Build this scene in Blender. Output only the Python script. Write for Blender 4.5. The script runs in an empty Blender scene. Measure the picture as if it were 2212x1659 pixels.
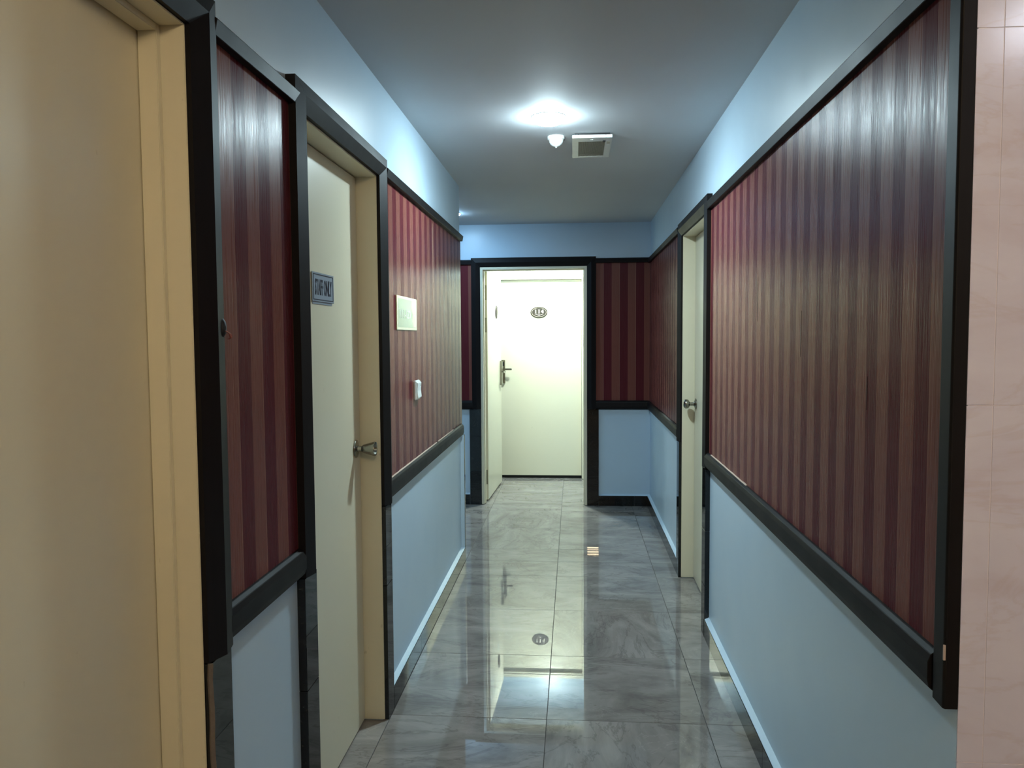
import bpy, bmesh, math, random
from mathutils import Vector, Matrix

random.seed(7)
SC = bpy.context.scene
COL = SC.collection

# ------------------------------------------------------------------ camera
CAM = dict(yaw=-0.0788, pitch=-0.0597, roll=-0.0064, f=1695.26, H=1.4557)
def make_camera():
    cd = bpy.data.cameras.new('camera'); co = bpy.data.objects.new('camera', cd); COL.objects.link(co)
    y, p, r = CAM['yaw'], CAM['pitch'], CAM['roll']
    fw = Vector((math.sin(y)*math.cos(p), math.cos(y)*math.cos(p), math.sin(p)))
    rt = Vector((math.cos(y), -math.sin(y), 0)); up = rt.cross(fw)
    r2 = rt*math.cos(r) + up*math.sin(r); u2 = -rt*math.sin(r) + up*math.cos(r)
    m = Matrix((r2, u2, -fw)).transposed().to_4x4(); m.translation = (0, 0, CAM['H'])
    co.matrix_world = m
    cd.sensor_fit = 'HORIZONTAL'; cd.sensor_width = 36.0; cd.lens = CAM['f']*36.0/2212.0
    cd.clip_start = 0.02
    SC.camera = co
make_camera()

# ------------------------------------------------------------------ world, exposure
w = bpy.data.worlds.new('world'); SC.world = w; w.use_nodes = True
w.node_tree.nodes['Background'].inputs[0].default_value = (0.6, 0.7, 0.8, 1)
w.node_tree.nodes['Background'].inputs[1].default_value = 0.02
SC.view_settings.view_transform = 'Standard'
SC.view_settings.look = 'None'
SC.view_settings.exposure = 2.22
SC.view_settings.gamma = 1.0
SC.view_settings.use_curve_mapping = False

# lamp strengths (the lamps themselves are built further down)
L_CORRIDOR = 255.0
L_VESTIBULE = 310.0
L_WING = 85.0
L_TROFFER = 23.0
L_LOBBY = 15.0

# ------------------------------------------------------------------ main dimensions (metres)
XL, XR, YE, ZC = -0.728, 0.648, 6.745, 2.417
YP = 1.349                      # tiled wall facing the lobby
Y_LEFT_END = 5.02               # left wall ends here, a side corridor opens
RAIL0, RAIL1 = 0.827, 0.905
BASE_H = 0.088

# ------------------------------------------------------------------ materials
def lin(r, g, b):
    f = lambda c: (c/12.92 if c <= 0.04045 else ((c+0.055)/1.055)**2.4)
    return (f(r/255), f(g/255), f(b/255), 1)

class NT:
    def __init__(s, name):
        s.m = bpy.data.materials.new(name); s.m.use_nodes = True
        s.t = s.m.node_tree; s.t.nodes.clear()
        s.out = s.n('ShaderNodeOutputMaterial'); s.b = s.n('ShaderNodeBsdfPrincipled')
        s.l(s.b.outputs[0], s.out.inputs[0])
    def n(s, typ, **kw):
        nd = s.t.nodes.new(typ)
        for k, v in kw.items(): setattr(nd, k, v)
        return nd
    def l(s, a, b): s.t.links.new(a, b)
    def val(s, inp, v):
        if hasattr(v, 'links') or isinstance(v, bpy.types.NodeSocket): s.l(v, inp)
        else: inp.default_value = v
    def math(s, op, a, b=0.0, c=0.0):
        n = s.n('ShaderNodeMath', operation=op)
        for i, v in enumerate((a, b, c)): s.val(n.inputs[i], v)
        return n.outputs[0]
    def mix(s, fac, a, b, mode='MIX'):
        n = s.n('ShaderNodeMix', data_type='RGBA', blend_type=mode)
        s.val(n.inputs[0], fac); s.val(n.inputs[6], a); s.val(n.inputs[7], b)
        return n.outputs[2]
    def noise(s, vec, scale, detail=3.0, rough=0.5, dist=0.0):
        n = s.n('ShaderNodeTexNoise'); s.l(vec, n.inputs['Vector'])
        n.inputs['Scale'].default_value = scale; n.inputs['Detail'].default_value = detail
        n.inputs['Roughness'].default_value = rough; n.inputs['Distortion'].default_value = dist
        return n.outputs['Fac']
    def ramp(s, fac, stops):
        n = s.n('ShaderNodeValToRGB'); s.l(fac, n.inputs[0]); e = n.color_ramp.elements
        while len(e) < len(stops): e.new(0.5)
        for el, (p, c) in zip(e, stops): el.position = p; el.color = c
        return n.outputs[0]
    def bump(s, h, strength, dist):
        n = s.n('ShaderNodeBump'); s.l(h, n.inputs['Height'])
        n.inputs['Strength'].default_value = strength; n.inputs['Distance'].default_value = dist
        s.l(n.outputs[0], s.b.inputs['Normal'])
    def scaled(s, vec, sc):
        n = s.n('ShaderNodeMapping'); s.l(vec, n.inputs[0]); n.inputs['Scale'].default_value = sc
        return n.outputs[0]
    def pos(s): return s.n('ShaderNodeNewGeometry').outputs['Position']

def base(t, col=None, rough=0.5, metal=0.0, spec=0.5):
    if col is not None: t.val(t.b.inputs['Base Color'], col)
    t.val(t.b.inputs['Roughness'], rough); t.b.inputs['Metallic'].default_value = metal
    t.b.inputs['Specular IOR Level'].default_value = spec

def plain(name, col, rough=0.5, metal=0.0, spec=0.5, nscale=30.0, var=0.06, bump=0.0):
    t = NT(name); p = t.pos()
    nz = t.noise(p, nscale, 4.0)
    d = tuple(c*(1-var) for c in col[:3]) + (1,); u = tuple(min(1, c*(1+var)) for c in col[:3]) + (1,)
    base(t, t.mix(nz, d, u), rough, metal, spec)
    if bump: t.bump(t.noise(p, nscale*8, 2.0), bump, 0.002)
    return t.m

def emit(name, col, strength, down=0.0):
    t = NT(name); base(t, (0.8, 0.8, 0.8, 1), 0.4)
    t.b.inputs['Emission Color'].default_value = col
    if down:                                   # lens throws most of its light downwards, the rim gives little
        sep = t.n('ShaderNodeSeparateXYZ'); t.l(t.n('ShaderNodeNewGeometry').outputs['True Normal'], sep.inputs[0])
        k = t.math('MAXIMUM', t.math('MULTIPLY', sep.outputs[2], -1.0), 0.0)
        t.l(t.math('MULTIPLY_ADD', t.math('POWER', k, 6.0), strength*(1-down), strength*down), t.b.inputs['Emission Strength'])
    else: t.b.inputs['Emission Strength'].default_value = strength
    return t.m

def paint_blue():
    t = NT('blue_wall_paint'); p = t.pos()
    nz = t.noise(p, 2.2, 4.0, 0.55)
    c = t.mix(nz, lin(180, 201, 216), lin(190, 211, 226))
    base(t, c, 0.36, 0, 0.5)
    r = t.noise(p, 5.0, 3.0)
    t.val(t.b.inputs['Roughness'], t.math('MULTIPLY_ADD', r, 0.16, 0.28))
    t.bump(t.noise(t.scaled(p, (1, 1, .6)), 9.0, 5.0, 0.6), 0.10, 0.006)
    return t.m

def cream():
    t = NT('cream_gloss_paint'); p = t.pos()
    nz = t.noise(p, 1.6, 4.0)
    c = t.mix(nz, lin(215, 207, 180), lin(223, 216, 191))
    spots = t.noise(t.scaled(p, (1, 1, .55)), 26.0, 4.0, 0.65)
    c = t.mix(t.ramp(spots, [(0.70, (0, 0, 0, 1)), (0.80, (.55, .55, .55, 1))]), c, lin(150, 135, 108))
    base(t, c, 0.34, 0, 0.5)
    t.bump(t.noise(p, 14.0, 4.0), 0.06, 0.003)
    return t.m

def wallpaper(axis, s0, period):
    t = NT('striped_wallpaper'); p = t.pos()
    sep = t.n('ShaderNodeSeparateXYZ'); t.l(p, sep.inputs[0])
    s = sep.outputs['XYZ'.index(axis)]
    ph = t.math('FRACT', t.math('DIVIDE', t.math('SUBTRACT', s, s0 - 40*period), period))
    dark = t.math('LESS_THAN', ph, 0.5)
    # fine vertical silk streaks
    com = t.n('ShaderNodeCombineXYZ'); t.l(t.math('MULTIPLY', s, 430.0), com.inputs[0])
    t.l(t.math('MULTIPLY', sep.outputs[2], 5.0), com.inputs[1])
    st = t.noise(com.outputs[0], 1.0, 3.0, 0.6)
    com2 = t.n('ShaderNodeCombineXYZ'); t.l(t.math('MULTIPLY', s, 175.0), com2.inputs[0])
    t.l(t.math('MULTIPLY', sep.outputs[2], 3.5), com2.inputs[1])
    st2 = t.noise(com2.outputs[0], 1.0, 3.0, 0.6)
    cl = t.mix(st, lin(114, 66, 58), lin(128, 79, 69))
    cd = t.mix(st, lin(84, 34, 40), lin(98, 44, 48))
    c = t.mix(dark, cl, cd)
    edge = t.math('LESS_THAN', t.math('ABSOLUTE', t.math('SUBTRACT', ph, 0.992)), 0.008)
    c = t.mix(t.math('MULTIPLY', edge, 0.45), c, lin(176, 140, 120))
    base(t, c, 0.42, 0, 0.36)
    t.val(t.b.inputs['Specular IOR Level'], t.math('MULTIPLY_ADD', dark, -0.035, 0.08))
    t.val(t.b.inputs['Roughness'], t.math('MULTIPLY_ADD', st2, 0.40, 0.10))
    t.bump(t.math('ADD', t.math('MULTIPLY', st, 0.5), st2), 0.42, 0.0022)
    return t.m

def marble():
    t = NT('polished_grey_marble_tile')
    tc = t.n('ShaderNodeTexCoord'); oi = t.n('ShaderNodeObjectInfo')
    add = t.n('ShaderNodeVectorMath', operation='ADD'); t.l(tc.outputs['Object'], add.inputs[0])
    com = t.n('ShaderNodeCombineXYZ'); t.l(t.math('MULTIPLY', oi.outputs['Random'], 37.0), com.inputs[0])
    t.l(t.math('MULTIPLY', oi.outputs['Random'], 91.0), com.inputs[1]); t.l(com.outputs[0], add.inputs[1])
    mp = t.n('ShaderNodeMapping'); t.l(add.outputs[0], mp.inputs[0])
    mp.inputs['Rotation'].default_value = (0, 0, 0.62); mp.inputs['Scale'].default_value = (0.9, 1.9, 1)
    v = mp.outputs[0]
    cloud = t.noise(v, 2.2, 6.0, 0.66, 1.0)
    vein = t.noise(v, 2.4, 8.0, 0.62, 1.2)
    c = t.ramp(cloud, [(0.30, lin(106, 102, 98)), (0.52, lin(136, 131, 126)), (0.75, lin(158, 153, 147))])
    dv = t.ramp(t.math('ABSOLUTE', t.math('SUBTRACT', vein, 0.46)), [(0.0, (1, 1, 1, 1)), (0.022, (0, 0, 0, 1))])
    lv = t.ramp(t.math('ABSOLUTE', t.math('SUBTRACT', vein, 0.60)), [(0.0, (1, 1, 1, 1)), (0.006, (0, 0, 0, 1))])
    c = t.mix(t.math('MULTIPLY', dv, 0.4), c, lin(84, 78, 74))
    c = t.mix(t.math('MULTIPLY', lv, 0.22), c, lin(190, 186, 180))
    base(t, c, 0.035, 0, 0.5)
    t.b.inputs['IOR'].default_value = 1.6
    sm = t.noise(t.pos(), 3.0, 4.0)
    t.val(t.b.inputs['Roughness'], t.math('MULTIPLY_ADD', sm, 0.012, 0.002))
    return t.m

def granite():
    t = NT('black_polished_granite'); p = t.pos()
    nz = t.noise(p, 120.0, 3.0, 0.7)
    c = t.ramp(nz, [(0.45, lin(16, 17, 18)), (0.62, lin(26, 28, 28)), (0.80, lin(66, 68, 66))])
    base(t, c, 0.012, 0, 0.5)
    return t.m

def pink_tile():
    t = NT('pink_beige_wall_tile'); p = t.pos()
    v = t.scaled(p, (1, 1, 2.6))
    nz = t.noise(v, 3.0, 6.0, 0.6, 0.8)
    c = t.ramp(nz, [(0.25, lin(204, 194, 206)), (0.5, lin(212, 207, 222)), (0.75, lin(218, 214, 228))])
    vein = t.noise(v, 2.2, 6.0, 0.6, 1.5)
    dv = t.ramp(t.math('ABSOLUTE', t.math('SUBTRACT', vein, 0.5)), [(0.0, (1, 1, 1, 1)), (0.03, (0, 0, 0, 1))])
    c = t.mix(t.math('MULTIPLY', dv, 0.25), c, lin(192, 174, 174))
    base(t, c, 0.2, 0, 0.5)
    return t.m

def dark_wood():
    t = NT('dark_stained_timber'); p = t.pos()
    nz = t.noise(t.scaled(p, (60, 60, 4)), 1.0, 4.0)
    c = t.mix(nz, lin(20, 18, 19), lin(29, 26, 26))
    base(t, c, 0.36, 0, 0.15)
    t.val(t.b.inputs['Roughness'], t.math('MULTIPLY_ADD', t.noise(p, 8.0, 3.0), 0.14, 0.44))
    return t.m

M = dict(
    blue=paint_blue(), cream=cream(), wood=dark_wood(), marble=marble(), granite=granite(), pink=pink_tile(),
    ceil=plain('ceiling_paint', lin(200, 203, 206), 0.75, nscale=3.0, var=0.03, bump=0.05),
    beige=plain('beige_wall_paint', lin(206, 178, 140), 0.6, nscale=3.0, var=0.03),
    grout=plain('dark_grout', lin(48, 46, 44), 0.8), wgrout=plain('pale_grout', lin(222, 214, 222), 0.5),
    wpL=wallpaper('Y', 1.641, 0.1345), wpR=wallpaper('Y', 1.474, 0.1233), wpE=wallpaper('X', 0.253, 0.1362),
    steel=plain('brushed_steel', lin(150, 148, 138), 0.24, 1.0, nscale=60),
    brass=plain('dull_hinge_steel', lin(128, 124, 110), 0.4, 1.0),
    white=plain('white_plastic', lin(226, 230, 226), 0.35), black=plain('matt_black', lin(10, 10, 11), 0.6),
    bronze=plain('antique_bronze', lin(58, 50, 40), 0.5, 0.2), palebronze=plain('pale_raised_metal', lin(226, 214, 196), 0.4, 0.2),
    signgrey=plain('grey_sign_plate', lin(138, 150, 162), 0.4), ink=plain('navy_sign_ink', lin(22, 28, 46), 0.5),
    ivory=plain('ivory_sign_plate', lin(232, 226, 186), 0.25), sage=plain('sage_sign_film', lin(182, 188, 150), 0.2),
    pinkfilm=plain('pale_pink_film', lin(226, 208, 186), 0.3), signwhite=plain('white_sign_lettering', lin(238, 240, 220), 0.4),
    fin=plain('grey_grille_fin', lin(176, 172, 156), 0.5), mortar=plain('grey_mortar_bead', lin(112, 102, 92), 0.85, nscale=60, var=0.2, bump=0.4),
    caulk=plain('pale_glue_bead', lin(190, 168, 152), 0.5), tipglint=plain('red_tip_glint', lin(120, 60, 56), 0.5),
    lamp=emit('cool_white_diffuser', (0.70, 0.92, 1.0, 1), L_CORRIDOR, 0.05),
    lampV=emit('neutral_white_diffuser', (0.83, 1.0, 0.96, 1), L_VESTIBULE, 0.05),
    lampW=emit('blue_white_diffuser', (0.40, 0.70, 1.0, 1), L_WING, 0.1),
    tube=emit('warm_white_tube', (1.0, 0.78, 0.50, 1), L_TROFFER),
    lampL=emit('lobby_diffuser', (0.80, 0.86, 1.0, 1), L_LOBBY),
)

# ------------------------------------------------------------------ geometry helpers
def bm_box(bm, x0, x1, y0, y1, z0, z1):
    v = [bm.verts.new((x, y, z)) for z in (z0, z1) for y in (y0, y1) for x in (x0, x1)]
    for f in ((0, 2, 3, 1), (4, 5, 7, 6), (0, 1, 5, 4), (2, 6, 7, 3), (0, 4, 6, 2), (1, 3, 7, 5)):
        bm.faces.new([v[i] for i in f])
def bm_loft(bm, rings, closed_ends=True):
    """rings: lists of equal length of 3D points; skins consecutive rings and caps the ends"""
    rs = [[bm.verts.new(p) for p in r] for r in rings]; n = len(rs[0])
    for a, b in zip(rs, rs[1:]):
        for i in range(n):
            j = (i+1) % n; bm.faces.new((a[i], a[j], b[j], b[i]))
    if closed_ends:
        bm.faces.new(rs[0]); bm.faces.new(list(reversed(rs[-1])))
def bm_lathe(bm, c, axis, prof, n=32):
    """prof: (distance along axis, radius)"""
    c = Vector(c); a = Vector(axis).normalized(); u = a.orthogonal().normalized(); v = a.cross(u)
    rings = []
    for d, r in prof:
        rings.append([c + a*d + (u*math.cos(2*math.pi*i/n) + v*math.sin(2*math.pi*i/n))*max(r, 1e-4) for i in range(n)])
    bm_loft(bm, rings)
def obj(name, bm, mat, parent=None, origin=None, smooth=False, bevel=0.0, seg=2):
    bmesh.ops.recalc_face_normals(bm, faces=bm.faces)
    if bevel: bmesh.ops.bevel(bm, geom=list(bm.edges), offset=bevel, segments=seg, affect='EDGES', clamp_overlap=True)
    o0 = Vector((0, 0, 0))
    if parent is not None:
        q = parent
        while q is not None: o0 += q.location; q = q.parent
    elif origin is not None: o0 = Vector(origin)
    loc = Vector((0, 0, 0)) if parent is not None else o0
    if origin is not None and parent is not None:
        loc = Vector(origin) - o0; o0 = Vector(origin)
    bmesh.ops.translate(bm, verts=bm.verts, vec=-o0)
    me = bpy.data.meshes.new(name); bm.to_mesh(me); bm.free()
    if smooth:
        for p in me.polygons: p.use_smooth = True
        me.set_sharp_from_angle(angle=math.radians(35))
    me.materials.append(mat if not isinstance(mat, str) else M[mat])
    o = bpy.data.objects.new(name, me); COL.objects.link(o); o.location = loc
    if parent is not None: o.parent = parent
    return o
def box(name, x0, x1, y0, y1, z0, z1, mat, parent=None, bevel=0.0, origin=None, seg=2):
    bm = bmesh.new(); bm_box(bm, min(x0, x1), max(x0, x1), min(y0, y1), max(y0, y1), min(z0, z1), max(z0, z1))
    return obj(name, bm, mat, parent, origin, bevel=bevel, seg=seg)
def tag(o, label=None, cat=None, group=None, kind=None):
    if label: o['label'] = label
    if cat: o['category'] = cat
    if group: o['group'] = group
    if kind: o['kind'] = kind
    return o
def thing(name, loc, label, cat, group=None, kind=None):
    o = bpy.data.objects.new(name, None); COL.objects.link(o); o.location = loc; o.empty_display_size = 0.05
    return tag(o, label, cat, group, kind)
def text_obj(name, txt, mat, parent, M4, width, height, depth=0.0012):
    """flat lettering fitted to width x height; M4 maps local x right, y up, z out of the plate"""
    cu = bpy.data.curves.new(name, 'FONT'); cu.body = txt; cu.extrude = depth/2; cu.resolution_u = 3
    cu.offset = 0.012
    tmp = bpy.data.objects.new('tmp_text', cu); COL.objects.link(tmp)
    dg = bpy.context.evaluated_depsgraph_get(); me = bpy.data.meshes.new_from_object(tmp.evaluated_get(dg))
    bpy.data.objects.remove(tmp); bpy.data.curves.remove(cu)
    xs = [v.co.x for v in me.vertices]; ys = [v.co.y for v in me.vertices]
    sx = width/(max(xs)-min(xs)); sy = height/(max(ys)-min(ys)); cx = (max(xs)+min(xs))/2; cy = (max(ys)+min(ys))/2
    o0 = parent.matrix_world.translation if parent.parent is None else Vector((0, 0, 0))
    q = parent; o0 = Vector((0, 0, 0))
    while q is not None: o0 += q.location; q = q.parent
    for v in me.vertices:
        v.co = (M4 @ Vector(((v.co.x-cx)*sx, (v.co.y-cy)*sy, v.co.z))) - o0
    bm = bmesh.new(); bm.from_mesh(me); bpy.data.meshes.remove(me); bm.verts.ensure_lookup_table()
    seen = set(); out = []
    for v0 in bm.verts:                       # one object for each character
        if v0.index in seen: continue
        isl, todo = [], [v0]; seen.add(v0.index)
        while todo:
            v = todo.pop(); isl.append(v.index)
            for e in v.link_edges:
                q = e.other_vert(v)
                if q.index not in seen: seen.add(q.index); todo.append(q)
        idx = {a: k for k, a in enumerate(isl)}
        fs = [[idx[v.index] for v in f.verts] for f in bm.faces if f.verts[0].index in idx]
        m2 = bpy.data.meshes.new(name); m2.from_pydata([bm.verts[a].co for a in isl], [], fs); m2.materials.append(M[mat])
        o = bpy.data.objects.new(name, m2); COL.objects.link(o); o.parent = parent; out.append(o)
    bm.free()
    return out
def frame4(origin, right, up):
    r = Vector(right).normalized(); u = Vector(up).normalized(); n = r.cross(u)
    m = Matrix((r, u, n)).transposed().to_4x4(); m.translation = Vector(origin); return m

# wall coordinate frames: (s along wall, z, p out of the wall into the corridor)
PL = lambda s, z, p: (XL + p, s, z)
PR = lambda s, z, p: (XR - p, s, z)
PE = lambda s, z, p: (s, YE - p, z)

# ------------------------------------------------------------------ floor
floor = box('floor', -3.6, 3.6, -3.4, 9.0, -0.12, -0.0035, 'grout', origin=(0, 0, 0))
tag(floor, 'polished grey marble floor tiles laid along the corridor', 'floor', kind='structure')
GX, GY, TS, GAP = -0.1055, 2.9114, 0.6, 0.0022
def tile_mesh(wx, wy, name):
    bm = bmesh.new(); bm_box(bm, -wx/2, wx/2, -wy/2, wy/2, -0.010, 0.0)
    top = [e for e in bm.edges if all(v.co.z > -0.001 for v in e.verts)]
    bmesh.ops.recalc_face_normals(bm, faces=bm.faces)
    bmesh.ops.bevel(bm, geom=top, offset=0.0008, segments=1, affect='EDGES')
    me = bpy.data.meshes.new(name); bm.to_mesh(me); bm.free(); me.materials.append(M['marble']); return me
TM = {}
def lay(x0, x1, y0, y1):
    k = (round(x1-x0-GAP, 4), round(y1-y0-GAP, 4))
    if k not in TM: TM[k] = tile_mesh(k[0], k[1], 'floor_tile')
    o = bpy.data.objects.new('floor_tile', TM[k]); COL.objects.link(o); o.parent = floor
    o.location = ((x0+x1)/2, (y0+y1)/2, 0)
    turn = random.choice((0, 1, 2, 3)) if abs(k[0]-k[1]) < 1e-3 else random.choice((0, 2))
    o.rotation_euler = (random.uniform(-1, 1)*0.0007, random.uniform(-1, 1)*0.0007, turn*math.pi/2)
def region(rx0, rx1, ry0, ry1):
    i0 = math.floor((rx0-GX)/TS); i1 = math.ceil((rx1-GX)/TS)
    j0 = math.floor((ry0-GY)/TS); j1 = math.ceil((ry1-GY)/TS)
    for i in range(i0, i1):
        for j in range(j0, j1):
            x0, x1 = max(rx0, GX+i*TS), min(rx1, GX+(i+1)*TS); y0, y1 = max(ry0, GY+j*TS), min(ry1, GY+(j+1)*TS)
            if x1-x0 > 0.02 and y1-y0 > 0.02: lay(x0, x1, y0, y1)
region(-0.86, 0.76, YP, Y_LEFT_END)              # corridor, running into the door recesses
region(-3.3, 0.66, Y_LEFT_END, YE)               # crossing and side corridor
region(-0.92, 1.15, YE, 8.05)                    # lit vestibule
region(-0.86, 3.2, -3.2, YP)                     # lobby behind the camera

# ------------------------------------------------------------------ ceiling and shell
tag(box('ceiling', -3.6, 3.6, -3.4, 9.0, ZC, ZC+0.12, 'ceil'), 'plain pale grey painted ceiling', 'ceiling', kind='structure')
DOOR1 = (0.60, 1.44); DOOR2 = (2.075, 2.868); DOOR3 = (3.87, 4.725); DOORE = (-0.801, 0.112)
HEAD1, HEAD2, HEAD3, HEADE = 2.04, 2.05, 2.045, 2.055
def wall(name, boxes, mat, label):
    bm = bmesh.new()
    for b in boxes: bm_box(bm, *b)
    return tag(obj(name, bm, mat, origin=(boxes[0][0], boxes[0][2], 0)), label, 'wall', kind='structure')
TW = 0.20
wall_left = wall('wall_left', [
    (XL-TW, XL, -3.4, DOOR1[0], 0, ZC), (XL-TW, XL, DOOR1[0], DOOR1[1], HEAD1, ZC),
    (XL-TW, XL, DOOR1[1], DOOR2[0], 0, ZC), (XL-TW, XL, DOOR2[0], DOOR2[1], HEAD2, ZC),
    (XL-TW, XL, DOOR2[1], Y_LEFT_END, 0, ZC)], 'blue', 'left corridor wall in pale blue paint with striped wallpaper panels')
wall_right = wall('wall_right', [
    (XR, XR+TW, YP+0.004, DOOR3[0], 0, ZC), (XR, XR+TW, DOOR3[0], DOOR3[1], HEAD3, ZC),
    (XR, XR+TW, DOOR3[1], YE, 0, ZC)], 'blue', 'right corridor wall in pale blue paint with a long striped wallpaper panel')
wall_end = wall('wall_end', [
    (-3.6, DOORE[0], YE, YE+0.12, 0, ZC), (DOORE[0], DOORE[1], YE, YE+0.12, HEADE, ZC),
    (DOORE[1], XR+TW, YE, YE+0.12, 0, ZC)], 'blue', 'far blue wall around the open bright doorway')
# vestibule behind the far doorway, opening around door 114
D114 = (-0.815, 0.098); H114 = 2.055; YV = 8.0
wall('wall_vestibule', [
    (-1.05, D114[0], YV, YV+0.15, 0, ZC), (D114[0], D114[1], YV, YV+0.15, H114, ZC), (D114[1], 1.30, YV, YV+0.15, 0, ZC),
    (-1.05, -0.92, YE+0.12, YV, 0, ZC), (1.15, 1.30, YE+0.12, YV, 0, ZC)], 'blue', 'pale wall around the numbered door in the bright vestibule')
# side corridor to the left of the crossing
wall('wall_side_corridor', [(-3.6, XL-TW, Y_LEFT_END-0.15, Y_LEFT_END, 0, ZC), (-3.6, -3.45, Y_LEFT_END, YE, 0, ZC)], 'blue', 'pale blue wall of the side corridor hidden behind the left wall')
# lobby
wall('wall_back', [(-0.95, 3.5, -3.4, -3.2, 0, ZC), (3.2, 3.4, -3.2, YP, 0, ZC)], 'beige', 'beige lobby wall behind the camera')
wall_pink = wall('wall_lobby_tiled', [(XR+0.002, 3.4, YP+0.0012, YP+0.20, 0, ZC)], 'wgrout', 'pink beige tiled wall end at the right edge')
# wall tiles
xcols = [XR, 0.690] + [0.690+0.6*k for k in range(1, 5)] + [3.19]
zr = [0.0] + [0.120] + [0.729, 1.338, 1.947, ZC]
for i in range(len(xcols)-1):
    for j in range(len(zr)-1):
        g = 0.0009
        box('wall_tile', xcols[i]+(g if i else 0), xcols[i+1]-g, YP+random.uniform(0, .0003), YP+0.0016, zr[j]+g, zr[j+1]-g, 'pink', wall_pink)

# ------------------------------------------------------------------ wallpaper sheets (children of their wall)
def sheets(parent, P, s0, s1, z0, z1, mat, width, first):
    cuts = [s0]; s = first
    while s < s1-0.05:
        if s > s0+0.05: cuts.append(s)
        s += width
    cuts.append(s1)
    for a, b in zip(cuts, cuts[1:]):
        th = 0.006 + random.uniform(0, 0.0005)
        bm = bmesh.new(); c = [P(a, z0, 0), P(b-0.0004, z1, th)]
        bm_box(bm, min(c[0][0], c[1][0]), max(c[0][0], c[1][0]), min(c[0][1], c[1][1]), max(c[0][1], c[1][1]), z0, z1)
        o = obj('wallpaper_sheet', bm, mat, parent)
PZ0, PZ1 = 0.875, 2.085
sheets(wall_left, PL, 1.53, 2.01, PZ0, PZ1, 'wpL', 0.538, 1.0)
sheets(wall_left, PL, 2.955, 5.012, PZ0, PZ1, 'wpL', 0.538, 3.50)
sheets(wall_right, PR, 1.39, 3.78, PZ0, PZ1, 'wpR', 0.5225, 1.7785)
sheets(wall_right, PR, 4.81, YE-0.004, PZ0, PZ1+0.02, 'wpR', 0.4932, 5.30)
sheets(wall_end, PE, -3.4, -0.87, PZ0, PZ1+0.02, 'wpE', 0.5448, -1.65)
sheets(wall_end, PE, 0.185, XR, PZ0, PZ1+0.02, 'wpE', 0.5448, 1.65)

def seam_gap(parent, P, s, z0, z1, wd, mat='black'):
    # lifted paper edge: a slim dark slit along a sheet joint
    bm = bmesh.new(); n = 10; L = []; Rr = []
    for k in range(n+1):
        f = k/n; h = wd*math.sin(math.pi*f)**0.8 + 0.0002; z = z0+(z1-z0)*f
        L.append((s-h/2, z)); Rr.append((s+h/2, z))
    ring = L + Rr[::-1]
    bm_loft(bm, [[P(a, z, 0.0060) for a, z in ring], [P(a, z, 0.0071) for a, z in ring]])
    obj('seam_gap', bm, mat, parent)
seam_gap(wall_right, PR, 2.815, 1.505, 1.66, 0.0050)
seam_gap(wall_right, PR, 2.284, 1.395, 1.525, 0.0042)
seam_gap(wall_right, PR, 1.774, 1.29, 1.365, 0.0016)
seam_gap(wall_left, PL, 4.02, 1.74, 2.04, 0.0030, 'caulk'); seam_gap(wall_left, PL, 4.03, 1.60, 1.71, 0.0030, 'caulk')

# ------------------------------------------------------------------ timber rails (trim)
RAIL = [(0.0, 0.003), (0.0, 0.0), (0.010, 0.0), (0.024, 0.012), (0.027, 0.026), (0.027, 0.058), (0.022, 0.072), (0.012, 0.078), (0.0, 0.078)][1:]
TOPR = [(0.0, 0.006), (0.025, 0.006), (0.031, 0.037), (0.024, 0.042), (0.0, 0.049)]
def rail(name, P, s0, s1, z, prof, label, shift=None):
    bm = bmesh.new()
    bm_loft(bm, [[P(s0, z+dz, p) for p, dz in prof], [P(s1, z+dz, p) for p, dz in prof]])
    o = P((s0+s1)/2, z, 0)
    return tag(obj(name, bm, 'wood', origin=o, bevel=0.0012, seg=1), label, 'rail', kind='structure')
rail('trim_1', PL, 1.532, 1.984, RAIL0, RAIL, 'short dark timber chair rail between the nearest door and the staff door')
tr2 = rail('trim_2', PL, 2.962, 4.955, RAIL0, RAIL, 'dark timber chair rail on left wall under the room sign panel')
tr3 = rail('trim_3', PR, 1.405, 3.83, RAIL0-0.006, RAIL, 'long dark timber chair rail along the right wall')
rail('trim_4', PR, 4.82, YE-0.028, RAIL0, RAIL, 'short dark timber chair rail on right wall beyond its door')
rail('trim_5', PE, 0.185, XR-0.002, RAIL0+0.004, RAIL, 'dark timber chair rail on far wall right of the doorway')
rail('trim_6', PE, -3.3, -0.87, RAIL0+0.004, RAIL, 'dark timber chair rail on far wall left of the doorway')
rail('trim_7', PL, 1.532, 2.005, 2.048, TOPR, 'short dark picture rail above the narrow striped panel')
rail('trim_8', PL, 2.962, 4.985, 2.058, TOPR, 'dark picture rail above the panel with the room sign')
rail('trim_9', PR, 1.36, 3.80, 2.042, TOPR, 'long dark picture rail above the right striped panel')
rail('trim_10', PR, 4.82, YE-0.031, 2.066, TOPR, 'short dark picture rail on right wall beyond its door')
rail('trim_11', PE, 0.185, XR-0.002, 2.072, TOPR, 'dark picture rail on far wall right of the doorway')
rail('trim_12', PE, -3.3, -0.87, 2.072, TOPR, 'dark picture rail on far wall left of the doorway')
def glue_bead(parent, P, s0, s1, z):
    bm = bmesh.new(); n = 24; rings = []
    for k in range(n+1):
        q = s0+(s1-s0)*k/n; h = 0.0026+random.uniform(-.0009, .0009)
        rings.append([P(q, z, 0.006), P(q, z-.001, 0.0125), P(q, z+h*.6, 0.0120), P(q, z+h, 0.0066)])
    bm_loft(bm, rings); tag(obj('glue_bead', bm, 'caulk', parent), 'thin pale glue line along the rail top')
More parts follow.
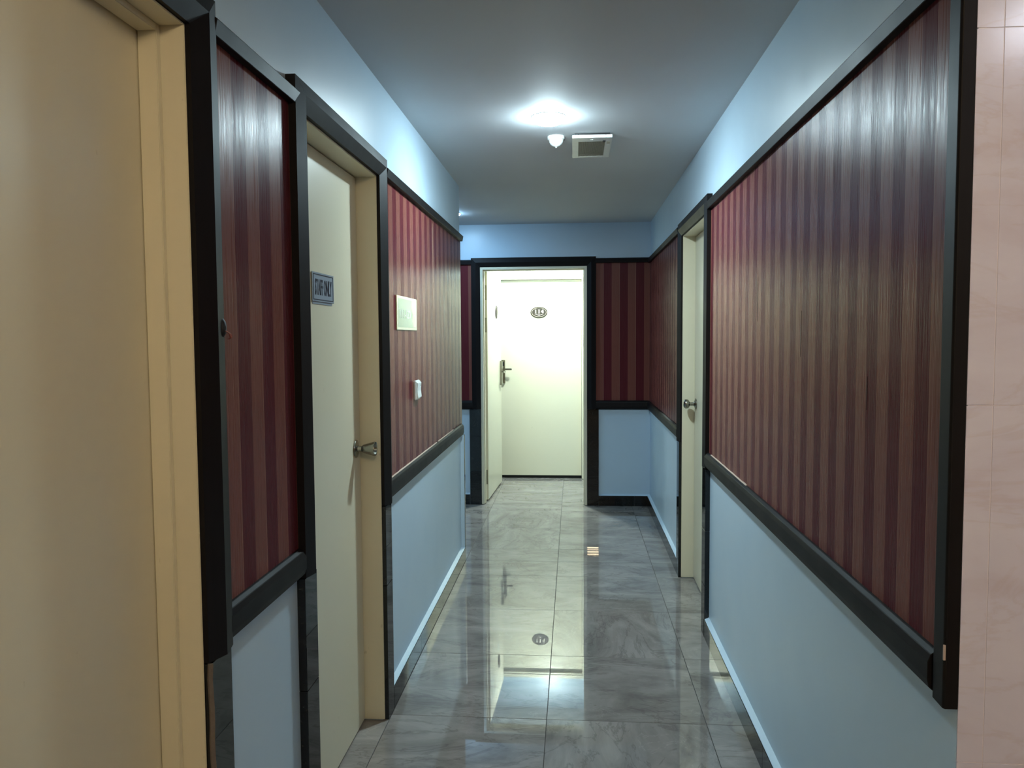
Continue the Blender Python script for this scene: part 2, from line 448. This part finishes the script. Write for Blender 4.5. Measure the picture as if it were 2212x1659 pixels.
glue_bead(tr2, PL, 3.02, 4.05, RAIL1); glue_bead(tr2, PL, 4.10, 4.62, RAIL1)
glue_bead(tr3, PR, 2.95, 3.70, RAIL1-0.006)
# upright timber edge at the near end of the right panel
bm = bmesh.new()
prof = [(YP+0.001, 0.0), (YP+0.001, 0.021), (YP+0.006, 0.024), (YP+0.046, 0.022), (YP+0.056, 0.016), (YP+0.060, 0.0)]
bm_loft(bm, [[PR(s, 0.820, p) for s, p in prof], [PR(s, ZC-0.01, p) for s, p in prof]])
tr = tag(obj('trim_13', bm, 'wood', origin=(XR, YP, 0.82), bevel=0.001, seg=1), 'upright dark timber edge at the near end of the right striped panel', 'trim', kind='structure')
box('bare_wood_chip', XR-0.0255, XR-0.022, YP+0.0015, YP+0.0045, 0.905, 0.931, 'caulk', tr)

# ------------------------------------------------------------------ granite skirting, tile by tile, with a painted fillet on top
def baseboard(name, P, s0, s1, label, first=None):
    o = thing(name, P((s0+s1)/2, 0, 0), label, 'skirting', kind='structure')
    cuts = [s0]; s = first if first is not None else s0
    while s < s1-0.03:
        if s > s0+0.03: cuts.append(s)
        s += 0.6
    cuts.append(s1)
    for a, b in zip(cuts, cuts[1:]):
        bm = bmesh.new(); q = [P(a+0.0008, 0, 0), P(b-0.0008, 0, 0.0225)]
        bm_box(bm, min(q[0][0], q[1][0]), max(q[0][0], q[1][0]), min(q[0][1], q[1][1]), max(q[0][1], q[1][1]), 0.0005, BASE_H)
        obj('granite_tile', bm, 'granite', o, bevel=0.0008, seg=1)
    bm = bmesh.new(); pr = [(0.0, BASE_H), (0.0205, BASE_H), (0.0205, BASE_H+0.002), (0.0, BASE_H+0.011)]
    bm_loft(bm, [[P(s0, z, p) for p, z in pr], [P(s1, z, p) for p, z in pr]])
    obj('paint_fillet', bm, 'blue', o)
    return o
baseboard('baseboard_left_near', PL, 1.535, 1.980, 'black granite skirting between the nearest door and the staff door', 1.72)
bl = baseboard('baseboard_left', PL, 2.955, 5.02, 'black granite skirting along left wall past the staff door', 3.51)
baseboard('baseboard_right', PR, YP+0.006, 3.79, 'black granite skirting along the near right wall', 1.40)
baseboard('baseboard_right_far', PR, 4.81, YE-0.024, 'black granite skirting on right wall beyond its door', 5.31)
baseboard('baseboard_end', PE, 0.212, XR-0.001, 'black granite skirting on far wall right of the doorway', 0.515)
baseboard('baseboard_end_left', PE, -3.4, -0.905, 'black granite skirting on far wall left of the doorway', -1.5)
# granite stop at the free end of the left wall
box('granite_edge', XL+0.0005, XL+0.0225, 5.0, 5.022, BASE_H, RAIL0, 'granite', bl, bevel=0.001)
bm = bmesh.new(); pr = [(4.975, 0.0), (5.0, 0.020), (5.0, 0.0)]
bm_loft(bm, [[PL(s, BASE_H, p) for s, p in pr], [PL(s, RAIL0, p) for s, p in pr]]); obj('paint_fillet', bm, 'blue', bl)

# ------------------------------------------------------------------ doors
def casing_set(parent, P, o0, o1, head, w, wh, zb, near=True, far=True, prof=None, zb0=None):
    """mitred timber architrave: inner edge on the opening, ridge in the middle"""
    prof = prof or [(0.0, 0.0), (0.0, 0.0195), (0.48*w, 0.0365), (w, 0.026), (w, 0.0)]
    k = wh/w
    def leg(s_in, sg, b):
        bm = bmesh.new()
        bm_loft(bm, [[P(s_in+sg*u, b, p) for u, p in prof], [P(s_in+sg*u, head+u*k, p) for u, p in prof]])
        obj('casing', bm, 'wood', parent)
    if near: leg(o0, -1, zb if zb0 is None else zb0)
    if far: leg(o1, 1, zb)
    bm = bmesh.new()
    bm_loft(bm, [[P(o0-u, head+u*k, p) for u, p in prof], [P(o1+u, head+u*k, p) for u, p in prof]])
    obj('casing', bm, 'wood', parent)
def granite_strip(parent, P, s0, s1, ztop, cut=0.52):
    for a, b in ((BASE_H*0+0.0005, cut), (cut, ztop)):
        if b <= a: continue
        bm = bmesh.new(); q = [P(s0, 0, 0), P(s1, 0, 0.0225)]
        bm_box(bm, min(q[0][0], q[1][0]), max(q[0][0], q[1][0]), min(q[0][1], q[1][1]), max(q[0][1], q[1][1]), a+0.0006, b-0.0006)
        obj('granite_strip', bm, 'granite', parent, bevel=0.0008, seg=1)
def jambs(parent, P, o0, o1, head, p_out, p_in, t=0.012, stop=None):
    """cream lining: two uprights and a head, lining thickness t inside the opening; optional door stop (p0,p1,depth)"""
    def pc(s0, s1, z0, z1, a, b, name):
        bm = bmesh.new(); q = [P(s0, 0, a), P(s1, 0, b)]
        bm_box(bm, min(q[0][0], q[1][0]), max(q[0][0], q[1][0]), min(q[0][1], q[1][1]), max(q[0][1], q[1][1]), z0, z1)
        return obj(name, bm, 'cream', parent, bevel=0.0012, seg=2)
    pc(o0, o0+t, 0.004, head, p_out, p_in, 'door_frame'); pc(o1-t, o1, 0.004, head, p_out, p_in, 'door_frame')
    pc(o0+t, o1-t, head-t, head, p_out, p_in, 'door_frame')
    if stop:
        a, b, d = stop
        pc(o0+t, o0+t+d, 0.004, head-t, a, b, 'door_stop'); pc(o1-t-d, o1-t, 0.004, head-t, a, b, 'door_stop')
        pc(o0+t+d, o1-t-d, head-t-d, head-t, a, b, 'door_stop')

# --- door 1: nearest door on the left
d1 = thing('door_1', (XL, sum(DOOR1)/2, 0), 'plain tan cream door at the left edge, nearest the camera', 'door', kind='structure')
jambs(d1, PL, DOOR1[0], DOOR1[1], HEAD1, 0.010, -0.20, 0.004, stop=(-0.036, -0.073, 0.013))
box('door_leaf', XL-0.116, XL-0.0745, DOOR1[0]+0.007, DOOR1[1]-0.007, 0.008, HEAD1-0.007, 'cream', d1, bevel=0.0015)
casing_set(d1, PL, DOOR1[0], DOOR1[1], HEAD1, 0.095, 0.078, 0.826)
granite_strip(d1, PL, DOOR1[1]+0.001, DOOR1[1]+0.094, 0.824); granite_strip(d1, PL, DOOR1[0]-0.094, DOOR1[0]-0.001, 0.824)
bm = bmesh.new()
rings = []
for k in range(28):
    z = 0.004 + k*(0.82/27); jx = random.uniform(-.0015, .0015)
    rings.append([PL(DOOR1[1]-0.001, z, 0.017+jx), PL(DOOR1[1]-0.0035+jx, z, 0.021), PL(DOOR1[1]+0.003, z, 0.0265+jx), PL(DOOR1[1]+0.007, z, 0.0225), PL(DOOR1[1]+0.004, z, 0.015)])
bm_loft(bm, rings); tag(obj('mortar_bead', bm, 'mortar', d1, smooth=True), 'rough grey mortar bead beside the frame')
# small dark hook on the casing
hk = thing('wall_hook', PL(1.522, 1.455, 0.026), 'small dark oval hook fixed on the casing of the nearest door', 'hook')
bm = bmesh.new(); bm_lathe(bm, PL(1.522, 1.478, 0.0255), (1, 0, 0), [(0, .009), (.004, .011), (.008, .008), (.010, .001)], 20)
for v in bm.verts: v.co.z = 1.478 + (v.co.z-1.478)*1.7
obj('hook_plate', bm, 'black', hk, smooth=True)
bm = bmesh.new(); pts = [PL(1.522, 1.472, 0.034), PL(1.524, 1.466, 0.043), PL(1.524, 1.458, 0.045), PL(1.523, 1.455, 0.040)]
bm_loft(bm, [[Vector(p)+Vector((math.cos(a)*.0028, math.sin(a)*.0028, 0)) for a in [i*math.pi/4 for i in range(8)]] for p in pts])
obj('hook_tip', bm, 'tipglint', hk, smooth=True)  # small pink highlight put into the colour of the tip

# --- door 2: staff only
d2 = thing('door_2', (XL, sum(DOOR2)/2, 0), 'pale cream door with a staff only sign and flared knob', 'door', kind='structure')
jambs(d2, PL, DOOR2[0], DOOR2[1], HEAD2, 0.008, -0.20, 0.006)
box('door_leaf', XL-0.108, XL-0.068, DOOR2[0]+0.0085, DOOR2[1]-0.0095, 0.008, HEAD2-0.010, 'cream', d2, bevel=0.0012)
casing_set(d2, PL, DOOR2[0], DOOR2[1], HEAD2, 0.095, 0.075, 0.826)
granite_strip(d2, PL, DOOR2[1]+0.001, DOOR2[1]+0.094, 0.824); granite_strip(d2, PL, DOOR2[0]-0.094, DOOR2[0]-0.001, 0.824)
def knob_flared(parent, c, ax):
    bm = bmesh.new(); bm_lathe(bm, c, ax, [(0, .030), (.003, .0325), (.006, .031), (.009, .020), (.010, .012)], 36)
    k = obj('knob', bm, 'steel', parent, smooth=True)
    bm = bmesh.new(); bm_lathe(bm, c, ax, [(.009, .0115), (.024, .0105), (.030, .0155), (.060, .0235), (.071, .0265), (.075, .0255), (.0735, .0205), (.062, .016), (.060, .003)], 36)
    obj('knob_grip', bm, 'steel', k, smooth=True)
    bm = bmesh.new(); bm_lathe(bm, Vector(c), ax, [(.059, .0075), (.066, .0075), (.0662, .004)], 20); obj('keyhole', bm, 'black', k)
knob_flared(d2, (XL-0.068, 2.795, 1.052), (1, 0, 0))

# --- door 3: right wall
d3 = thing('door_3', (XR, sum(DOOR3)/2, 0), 'narrowly seen cream door with round knob in the right wall', 'door', kind='structure')
jambs(d3, PR, DOOR3[0], DOOR3[1], HEAD3, 0.006, -0.20, 0.006)
box('door_leaf', XR+0.066, XR+0.106, DOOR3[0]+0.0085, DOOR3[1]-0.0095, 0.008, HEAD3-0.010, 'cream', d3, bevel=0.0012)
casing_set(d3, PR, DOOR3[0], DOOR3[1], HEAD3, 0.095, 0.075, 0.826, prof=[(0.0, 0.0), (0.0, 0.016), (0.046, 0.0315), (0.095, 0.025), (0.095, 0.0)])
granite_strip(d3, PR, DOOR3[1]+0.001, DOOR3[1]+0.094, 0.824); granite_strip(d3, PR, DOOR3[0]-0.094, DOOR3[0]-0.001, 0.819)
bm = bmesh.new(); c3 = (XR+0.066, 4.652, 1.058)
bm_lathe(bm, c3, (-1, 0, 0), [(0, .030), (.003, .033), (.006, .0315), (.010, .020), (.013, .013), (.016, .011)], 36); kn = obj('knob', bm, 'steel', d3, smooth=True)
bm = bmesh.new(); bm_lathe(bm, c3, (-1, 0, 0), [(.012, .011), (.036, .0105), (.041, .018), (.046, .025), (.054, .028), (.064, .0265), (.071, .020), (.074, .010), (.0745, .002)], 36)
obj('knob_grip', bm, 'steel', kn, smooth=True)

# --- far doorway with its leaf swung open into the vestibule
d4 = thing('door_4', (sum(DOORE)/2, YE, 0), 'open far doorway with cream frame and leaf swung back against the left', 'door', kind='structure')
jambs(d4, PE, DOORE[0], DOORE[1], HEADE, 0.016, -0.13, 0.022, stop=(-0.02, -0.075, 0.008))
casing_set(d4, PE, DOORE[0], DOORE[1], HEADE, 0.076, 0.078, 0.836)
granite_strip(d4, PE, DOORE[1]+0.001, DOORE[1]+0.099, 0.834, 0.60); granite_strip(d4, PE, DOORE[0]-0.10, DOORE[0]-0.001, 0.834, 0.60)
# leaf, slightly off square
ang = math.atan2(-0.728+0.764, 7.776-6.901)
def LF(d, t, z):     # d along leaf from hinge, t thickness from visible face backwards
    hx, hy = -0.757, 6.872
    return Vector((hx + math.sin(ang)*d - math.cos(ang)*t, hy + math.cos(ang)*d + math.sin(ang)*t, z))
def leaf_box(name, a, b, t0, t1, z0, z1, mat, parent, bevel=0.0):
    bm = bmesh.new(); bm_loft(bm, [[LF(a, t0, z), LF(b, t0, z), LF(b, t1, z), LF(a, t1, z)] for z in (z0, z1)])
    return obj(name, bm, mat, parent, bevel=bevel)
lf = leaf_box('door_leaf', 0, 0.905, 0, 0.040, 0.014, HEADE-0.026, 'cream', d4, 0.0012)
for zc in (1.846, 1.563, 0.216):
    h = leaf_box('hinge', -0.003, 0.0005, 0.006, 0.034, zc-0.064, zc+0.064, 'brass', lf)
lk = leaf_box('lock_plate', 0.795, 0.858, -0.020, 0.0, 0.985, 1.222, 'steel', d4, 0.003)
leaf_box('lever', 0.690, 0.835, -0.056, -0.044, 1.108, 1.126, 'steel', lk, 0.003)
leaf_box('lever_neck', 0.818, 0.836, -0.050, -0.018, 1.107, 1.127, 'steel', lk, 0.003)

# --- door 114
d5 = thing('door_5', ((D114[0]+D114[1])/2, YV, 0), 'brightly lit cream door numbered 114 at the end of the corridor', 'door', kind='structure')
PV = lambda s, z, p: (s, YV - p, z)
jambs(d5, PV, D114[0], D114[1], H114, 0.012, -0.12, 0.018)
box('door_leaf', D114[0]+0.0205, D114[1]-0.0205, YV+0.032, YV+0.072, 0.030, H114-0.021, 'cream', d5, bevel=0.0012)
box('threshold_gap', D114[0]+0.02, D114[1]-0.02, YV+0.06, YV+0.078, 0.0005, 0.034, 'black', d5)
bm = bmesh.new()
for (a, b, z0, z1) in ((D114[0]-0.035, D114[1]+0.035, H114, H114+0.036),):
    bm_box(bm, a, b, YV-0.020, YV, z0, z1)
obj('door_frame', bm, 'cream', d5, bevel=0.002)
for a, b in ((D114[0]-0.035, D114[0]), (D114[1], D114[1]+0.035)):
    box('door_frame', a, b, YV-0.020, YV, 0.004, H114, 'cream', d5, bevel=0.002)
hs = box('lock_plate', -0.772, -0.703, YV+0.012, YV+0.032, 0.985, 1.222, 'steel', d5, bevel=0.004)
box('card_slot', -0.730, -0.714, YV+0.0105, YV+0.0135, 1.160, 1.200, 'black', hs)
box('lever', -0.735, -0.632, YV-0.020, YV-0.008, 1.118, 1.136, 'steel', hs, bevel=0.003)
box('lever_neck', -0.735, -0.717, YV-0.012, YV+0.014, 1.117, 1.137, 'steel', hs, bevel=0.003)

# ------------------------------------------------------------------ oval number plate
def oval(bm, M4, a, b, d0, d1, r_edge=0.0, n=48):
    def ring(ra, rb, d): return [M4 @ Vector((ra*math.cos(2*math.pi*i/n), rb*math.sin(2*math.pi*i/n), d)) for i in range(n)]
    bm_loft(bm, [ring(a, b, d0), ring(a, b, d1-r_edge), ring(a-r_edge, b-r_edge, d1)])
def oval_ring(bm, M4, a, b, wd, d0, d1, n=48):
    def ring(k, d): return [M4 @ Vector(((a-k)*math.cos(2*math.pi*i/n), (b-k)*math.sin(2*math.pi*i/n), d)) for i in range(n)]
    bm_loft(bm, [ring(0, d0), ring(wd*.3, d1), ring(wd*.7, d1), ring(wd, d0)], False)
np_ = thing('number_plate', (-0.353, YV+0.032, 1.65), 'oval bronze plate reading 114 on the brightly lit door', 'number plate')
F = frame4((-0.353, YV+0.032, 1.706), (1, 0, 0), (0, 0, 1))
bm = bmesh.new(); oval(bm, F, 0.086, 0.057, 0, 0.007, 0.002); obj('plate', bm, 'bronze', np_, smooth=True)
bm = bmesh.new(); oval_ring(bm, F, 0.085, 0.056, 0.010, 0.006, 0.0105); obj('rim', bm, 'bronze', np_, smooth=True)
bm = bmesh.new(); oval_ring(bm, F, 0.075, 0.0465, 0.0028, 0.0068, 0.0085); obj('inner_line', bm, 'palebronze', np_, smooth=True)
F1 = frame4((-0.353, YV+0.032-0.0085, 1.714), (1, 0, 0), (0, 0, 1))
# serif figures 1 1 4 built as raised bars
def bar(bm, M4, x0, x1, y0, y1, d=0.003):
    v = [M4 @ Vector(p) for p in ((x0, y0, -0.002), (x1, y0, -0.002), (x1, y1, -0.002), (x0, y1, -0.002))]
    u = [M4 @ Vector(p) for p in ((x0, y0, d), (x1, y0, d), (x1, y1, d), (x0, y1, d))]
    bm_loft(bm, [v, u])
for cx in (-0.034, 0.0):
    p = [(-.009, -.019), (.009, -.019), (.009, -.0155), (.0048, -.0155), (.0048, .0155)] + ([(.009, .0155), (.009, .019)] if cx == 0 else [(.0048, .019)]) + [(-.009, .019), (-.009, .0155), (-.0048, .0155), (-.0048, -.0155), (-.009, -.0155)]
    bm = bmesh.new(); bm_loft(bm, [[F1 @ Vector((cx+x, y, d)) for x, y in p] for d in (-.002, .003)]); obj('digit', bm, 'palebronze', np_)
cx = 0.037
bm = bmesh.new()
p = [(.008, -.019), (.008, -.008), (.012, -.008), (.012, -.0035), (.008, -.0035), (.008, .019), (-.001, .019), (-.017, -.0035), (-.017, -.008), (-.002, -.008), (-.002, -.019)]
bm_loft(bm, [[F1 @ Vector((cx+x, y, d)) for x, y in p] for d in (-.002, .003)])
bm2 = bm; obj('digit', bm2, 'palebronze', np_)
bm = bmesh.new(); p = [(-.002, -.002), (-.002, .010), (-.0105, -.002)]
bm_loft(bm, [[F1 @ Vector((cx+x, y, d)) for x, y in p] for d in (.002, .0034)]); obj('digit_opening', bm, 'bronze', np_)
bm = bmesh.new(); F2 = frame4((-0.353, YV+0.032-0.0075, 1.706), (1, 0, 0), (0, 0, 1))
oval(bm, frame4(F2 @ Vector((0, -0.028, 0)), (1, 0, 0), (0, 0, 1)), 0.0075, 0.0075, -0.001, 0.002, 0.001, 20)
for sg in (-1, 1):
    p = [(sg*.009, -.027), (sg*.020, -.0215), (sg*.045, -.0205), (sg*.022, -.0245), (sg*.011, -.0305)]
    bm_loft(bm, [[F2 @ Vector((x, y, -.001)) for x, y in p], [F2 @ Vector((x, y, .0015)) for x, y in p]])
obj('ornament', bm, 'palebronze', np_)
# plate and notices on the open leaf, seen almost edge-on
Fl = frame4(LF(0.558, 0, 1.692), LF(1, 0, 0)-LF(0, 0, 0), (0, 0, 1))
lp = thing('number_plate', LF(0.558, 0, 1.64), 'oval bronze plate seen edge-on on the open leaf', 'number plate')
bm = bmesh.new(); oval(bm, Fl, 0.052, 0.062, 0, 0.005, 0.002); obj('plate', bm, 'bronze', lp, smooth=True)
bm = bmesh.new(); oval_ring(bm, Fl, 0.051, 0.061, 0.008, 0.0045, 0.008); obj('rim', bm, 'bronze', lp, smooth=True)
nt = thing('notice_card', LF(0.555, 0, 1.515), 'small pale notice card with grey print on the open leaf', 'notice')
leaf_box('card', 0.50, 0.61, -0.0015, 0.0, 1.510, 1.585, 'signwhite', nt)
leaf_box('print_band', 0.515, 0.595, -0.0022, -0.0012, 1.572, 1.578, 'signgrey', nt); leaf_box('print_band', 0.52, 0.59, -0.0022, -0.0012, 1.516, 1.540, 'signgrey', nt)

# ------------------------------------------------------------------ staff only sign on door 2
sg = thing('door_sign', (XL-0.068, 2.47, 1.569), 'small grey sign reading STAFF ONLY on the pale door', 'sign')
xs = XL-0.068
def curl_plate(name, mat, y0, y1, z0, z1, p0, th, bulge, parent):
    bm = bmesh.new(); rings = []
    for k in range(9):
        f = k/8; y = y0+(y1-y0)*f; p = p0 + bulge*(f-0.1)**2 if f > .1 else p0
        rings.append([(xs+p, y, z0), (xs+p+th, y, z0), (xs+p+th, y, z1), (xs+p, y, z1)])
    bm_loft(bm, rings); return obj(name, bm, mat, parent)
curl_plate('backing_plate', 'signgrey', 2.352, 2.545, 1.562, 1.640, 0.0, 0.0015, 0.0, sg)
curl_plate('plate', 'signgrey', 2.345, 2.557, 1.570, 1.660, 0.002, 0.002, 0.0, sg)
Fs = frame4((xs+0.0043, 2.451, 1.615), (0, 1, 0), (0, 0, 1))
bm = bmesh.new()
rr = lambda a, b, d: [Fs @ Vector(p) for p in ((-a, -b, d), (a, -b, d), (a, b, d), (-a, b, d))]
bm_loft(bm, [rr(.098, .0402, -.002), rr(.098, .0402, .0006), rr(.0953, .0375, .0006), rr(.0953, .0375, -.002)], False)
obj('border', bm, 'ink', sg)
text_obj('letter', 'STAFF ONLY', 'ink', sg, Fs, 0.166, 0.050, 0.0012)

# ------------------------------------------------------------------ room range sign on left wall
rs = thing('room_sign', (XL+0.0065, 3.358, 1.489), 'pale ivory acrylic sign reading 111-120 on the striped panel', 'sign')
xp = XL+0.0066
box('plate', xp, xp+0.0045, 3.157, 3.560, 1.489, 1.630, 'ivory', rs, bevel=0.001)
bm = bmesh.new(); pts = [(3.182, 1.500), (3.470, 1.500), (3.452, 1.530), (3.462, 1.556), (3.440, 1.585), (3.446, 1.619), (3.182, 1.619)]
bm_loft(bm, [[(xp+0.0043, y, z) for y, z in pts], [(xp+0.0051, y, z) for y, z in pts]]); obj('film', bm, 'sage', rs)
bm = bmesh.new(); pts = [(3.478, 1.502), (3.548, 1.502), (3.548, 1.618), (3.455, 1.618), (3.450, 1.585), (3.470, 1.556), (3.460, 1.530)]
bm_loft(bm, [[(xp+0.0043, y, z) for y, z in pts], [(xp+0.0048, y, z) for y, z in pts]]); obj('film', bm, 'pinkfilm', rs)
text_obj('digit', '111-120', 'signwhite', rs, frame4((xp+0.0053, 3.312, 1.556), (0, 1, 0), (0, 0, 1)), 0.215, 0.036)
box('dash_mark', xp+0.0046, xp+0.0056, 3.494, 3.520, 1.552, 1.558, 'signwhite', rs)

# ------------------------------------------------------------------ wall switch on left wall
sw = thing('wall_switch', (XL+0.0065, 3.53, 1.175), 'white plastic rocker switch on the striped panel below the room sign', 'switch')
box('switch_box', xp, xp+0.014, 3.482, 3.580, 1.174, 1.262, 'white', sw, bevel=0.004)
rk = bmesh.new(); pts = [(xp+0.0135, 1.182), (xp+0.0215, 1.184), (xp+0.0175, 1.218), (xp+0.0205, 1.252), (xp+0.0135, 1.254)]
bm_loft(rk, [[(x, y, z) for x, z in pts] for y in (3.490, 3.572)]); obj('rocker', rk, 'white', sw, bevel=0.0015)
box('indicator', xp+0.0185, xp+0.0205, 3.552, 3.558, 1.236, 1.241, 'black', sw)

# ------------------------------------------------------------------ ceiling lamps
def dome_lamp(name, c, r, depth, mat, label, group=None):
    t = thing(name, (c[0], c[1], ZC), label, 'lamp', group)
    bm = bmesh.new(); bm_lathe(bm, (c[0], c[1], ZC), (0, 0, -1), [(0.0, r+.002), (.003, r+.002), (.004, r-.002)], 40)
    obj('lamp_ring', bm, 'white', t, smooth=True)
    bm = bmesh.new(); prof = [(.0035, r)]
    for k in range(1, 10):
        a = k/10*math.pi/2; prof.append((.0035+depth*math.sin(a), r*math.cos(a)))
    prof.append((.0035+depth, .002)); bm_lathe(bm, (c[0], c[1], ZC), (0, 0, -1), prof, 40)
    obj('diffuser', bm, mat, t, smooth=True)
    return t
dome_lamp('ceiling_lamp', (-0.108, 3.50), 0.074, 0.034, 'lamp', 'glowing round ceiling lamp in the corridor beside the motion sensor')
dome_lamp('ceiling_lamp', (-0.25, 7.42), 0.075, 0.018, 'lampV', 'round ceiling lamp over the numbered door, hidden behind the doorway head')
dome_lamp('ceiling_lamp', (-0.945, 6.11), 0.070, 0.022, 'lampW', 'round ceiling lamp just peeking past the corner of the left wall')
dome_lamp('ceiling_lamp', (1.44, 0.12), 0.10, 0.04, 'lampL', 'round lobby ceiling lamp behind the camera on the right')
# four tube troffer behind the camera (it shows as white bars mirrored in the floor)
tf = thing('tube_light', (0.22, -0.52, ZC), 'square ceiling fitting with four glowing tubes behind the camera', 'lamp')
box('reflector', -0.09, 0.53, -0.83, -0.21, ZC-0.012, ZC, 'fin', tf, bevel=0.002)
for k in range(4):
    y = -0.755 + k*0.157
    bm = bmesh.new(); bm_lathe(bm, (-0.06, y, ZC-0.032), (1, 0, 0), [(0, .003), (.004, .009), (.555, .009), (.559, .003)], 16); obj('tube', bm, 'tube', tf, smooth=True)
    for xx in (-0.075, 0.503): box('lamp_holder', xx, xx+0.012, y-.012, y+.012, ZC-0.046, ZC-0.011, 'white', tf)

# ------------------------------------------------------------------ motion sensor
ms = thing('motion_sensor', (-0.083, 3.845, ZC), 'small white domed sensor on the ceiling between lamp and vent', 'sensor')
bm = bmesh.new(); bm_lathe(bm, (-0.083, 3.845, ZC), (0, 0, -1), [(0, .041), (.012, .041), (.016, .038), (.016, .030)], 36); obj('sensor_base', bm, 'white', ms, smooth=True)
bm = bmesh.new(); bm_lathe(bm, (-0.083, 3.845, ZC), (0, 0, -1), [(.014, .034), (.026, .033), (.036, .028), (.044, .019), (.048, .010), (.0495, .004), (.053, .003), (.054, .001)], 36); obj('sensor_dome', bm, 'white', ms, smooth=True)
box('clip', -0.047, -0.041, 3.842, 3.850, ZC-0.018, ZC-0.002, 'black', ms)

# ------------------------------------------------------------------ ceiling vent
vx0, vx1, vy0, vy1 = -0.006, 0.184, 3.785, 4.202
cv = thing('ceiling_vent', ((vx0+vx1)/2, (vy0+vy1)/2, ZC), 'rectangular white ceiling vent with finely finned grille', 'vent')
gx0, gx1, gy0, gy1 = 0.024, 0.153, 3.862, 4.168
for a in ((vx0, gx0, vy0, vy1), (gx1, vx1, vy0, vy1), (gx0, gx1, vy0, gy0), (gx0, gx1, gy1, vy1)):
    box('frame', *a, ZC-0.024, ZC-0.010, 'white', cv, bevel=0.0015)
box('gap_shade', vx0+.012, vx1-.012, vy0+.012, vy1-.012, ZC-0.011, ZC, 'black', cv)  # black block paints the shade in the gap between plate and ceiling
bm = bmesh.new(); nf = 30
for k in range(nf):
    x = gx0 + (k+0.5)*(gx1-gx0)/nf; bm_box(bm, x-.0011, x+.0011, gy0, gy1, ZC-0.023, ZC-0.011)
tag(obj('grille', bm, 'fin', cv), kind='stuff')
box('latch', 0.140, 0.153, 3.842, 3.862, ZC-0.0275, ZC-0.023, 'black', cv); box('latch', 0.160, 0.176, 3.865, 3.905, ZC-0.0255, ZC-0.023, 'fin', cv)
box('latch', 0.080, 0.094, 3.822, 3.852, ZC-0.0255, ZC-0.023, 'white', cv)
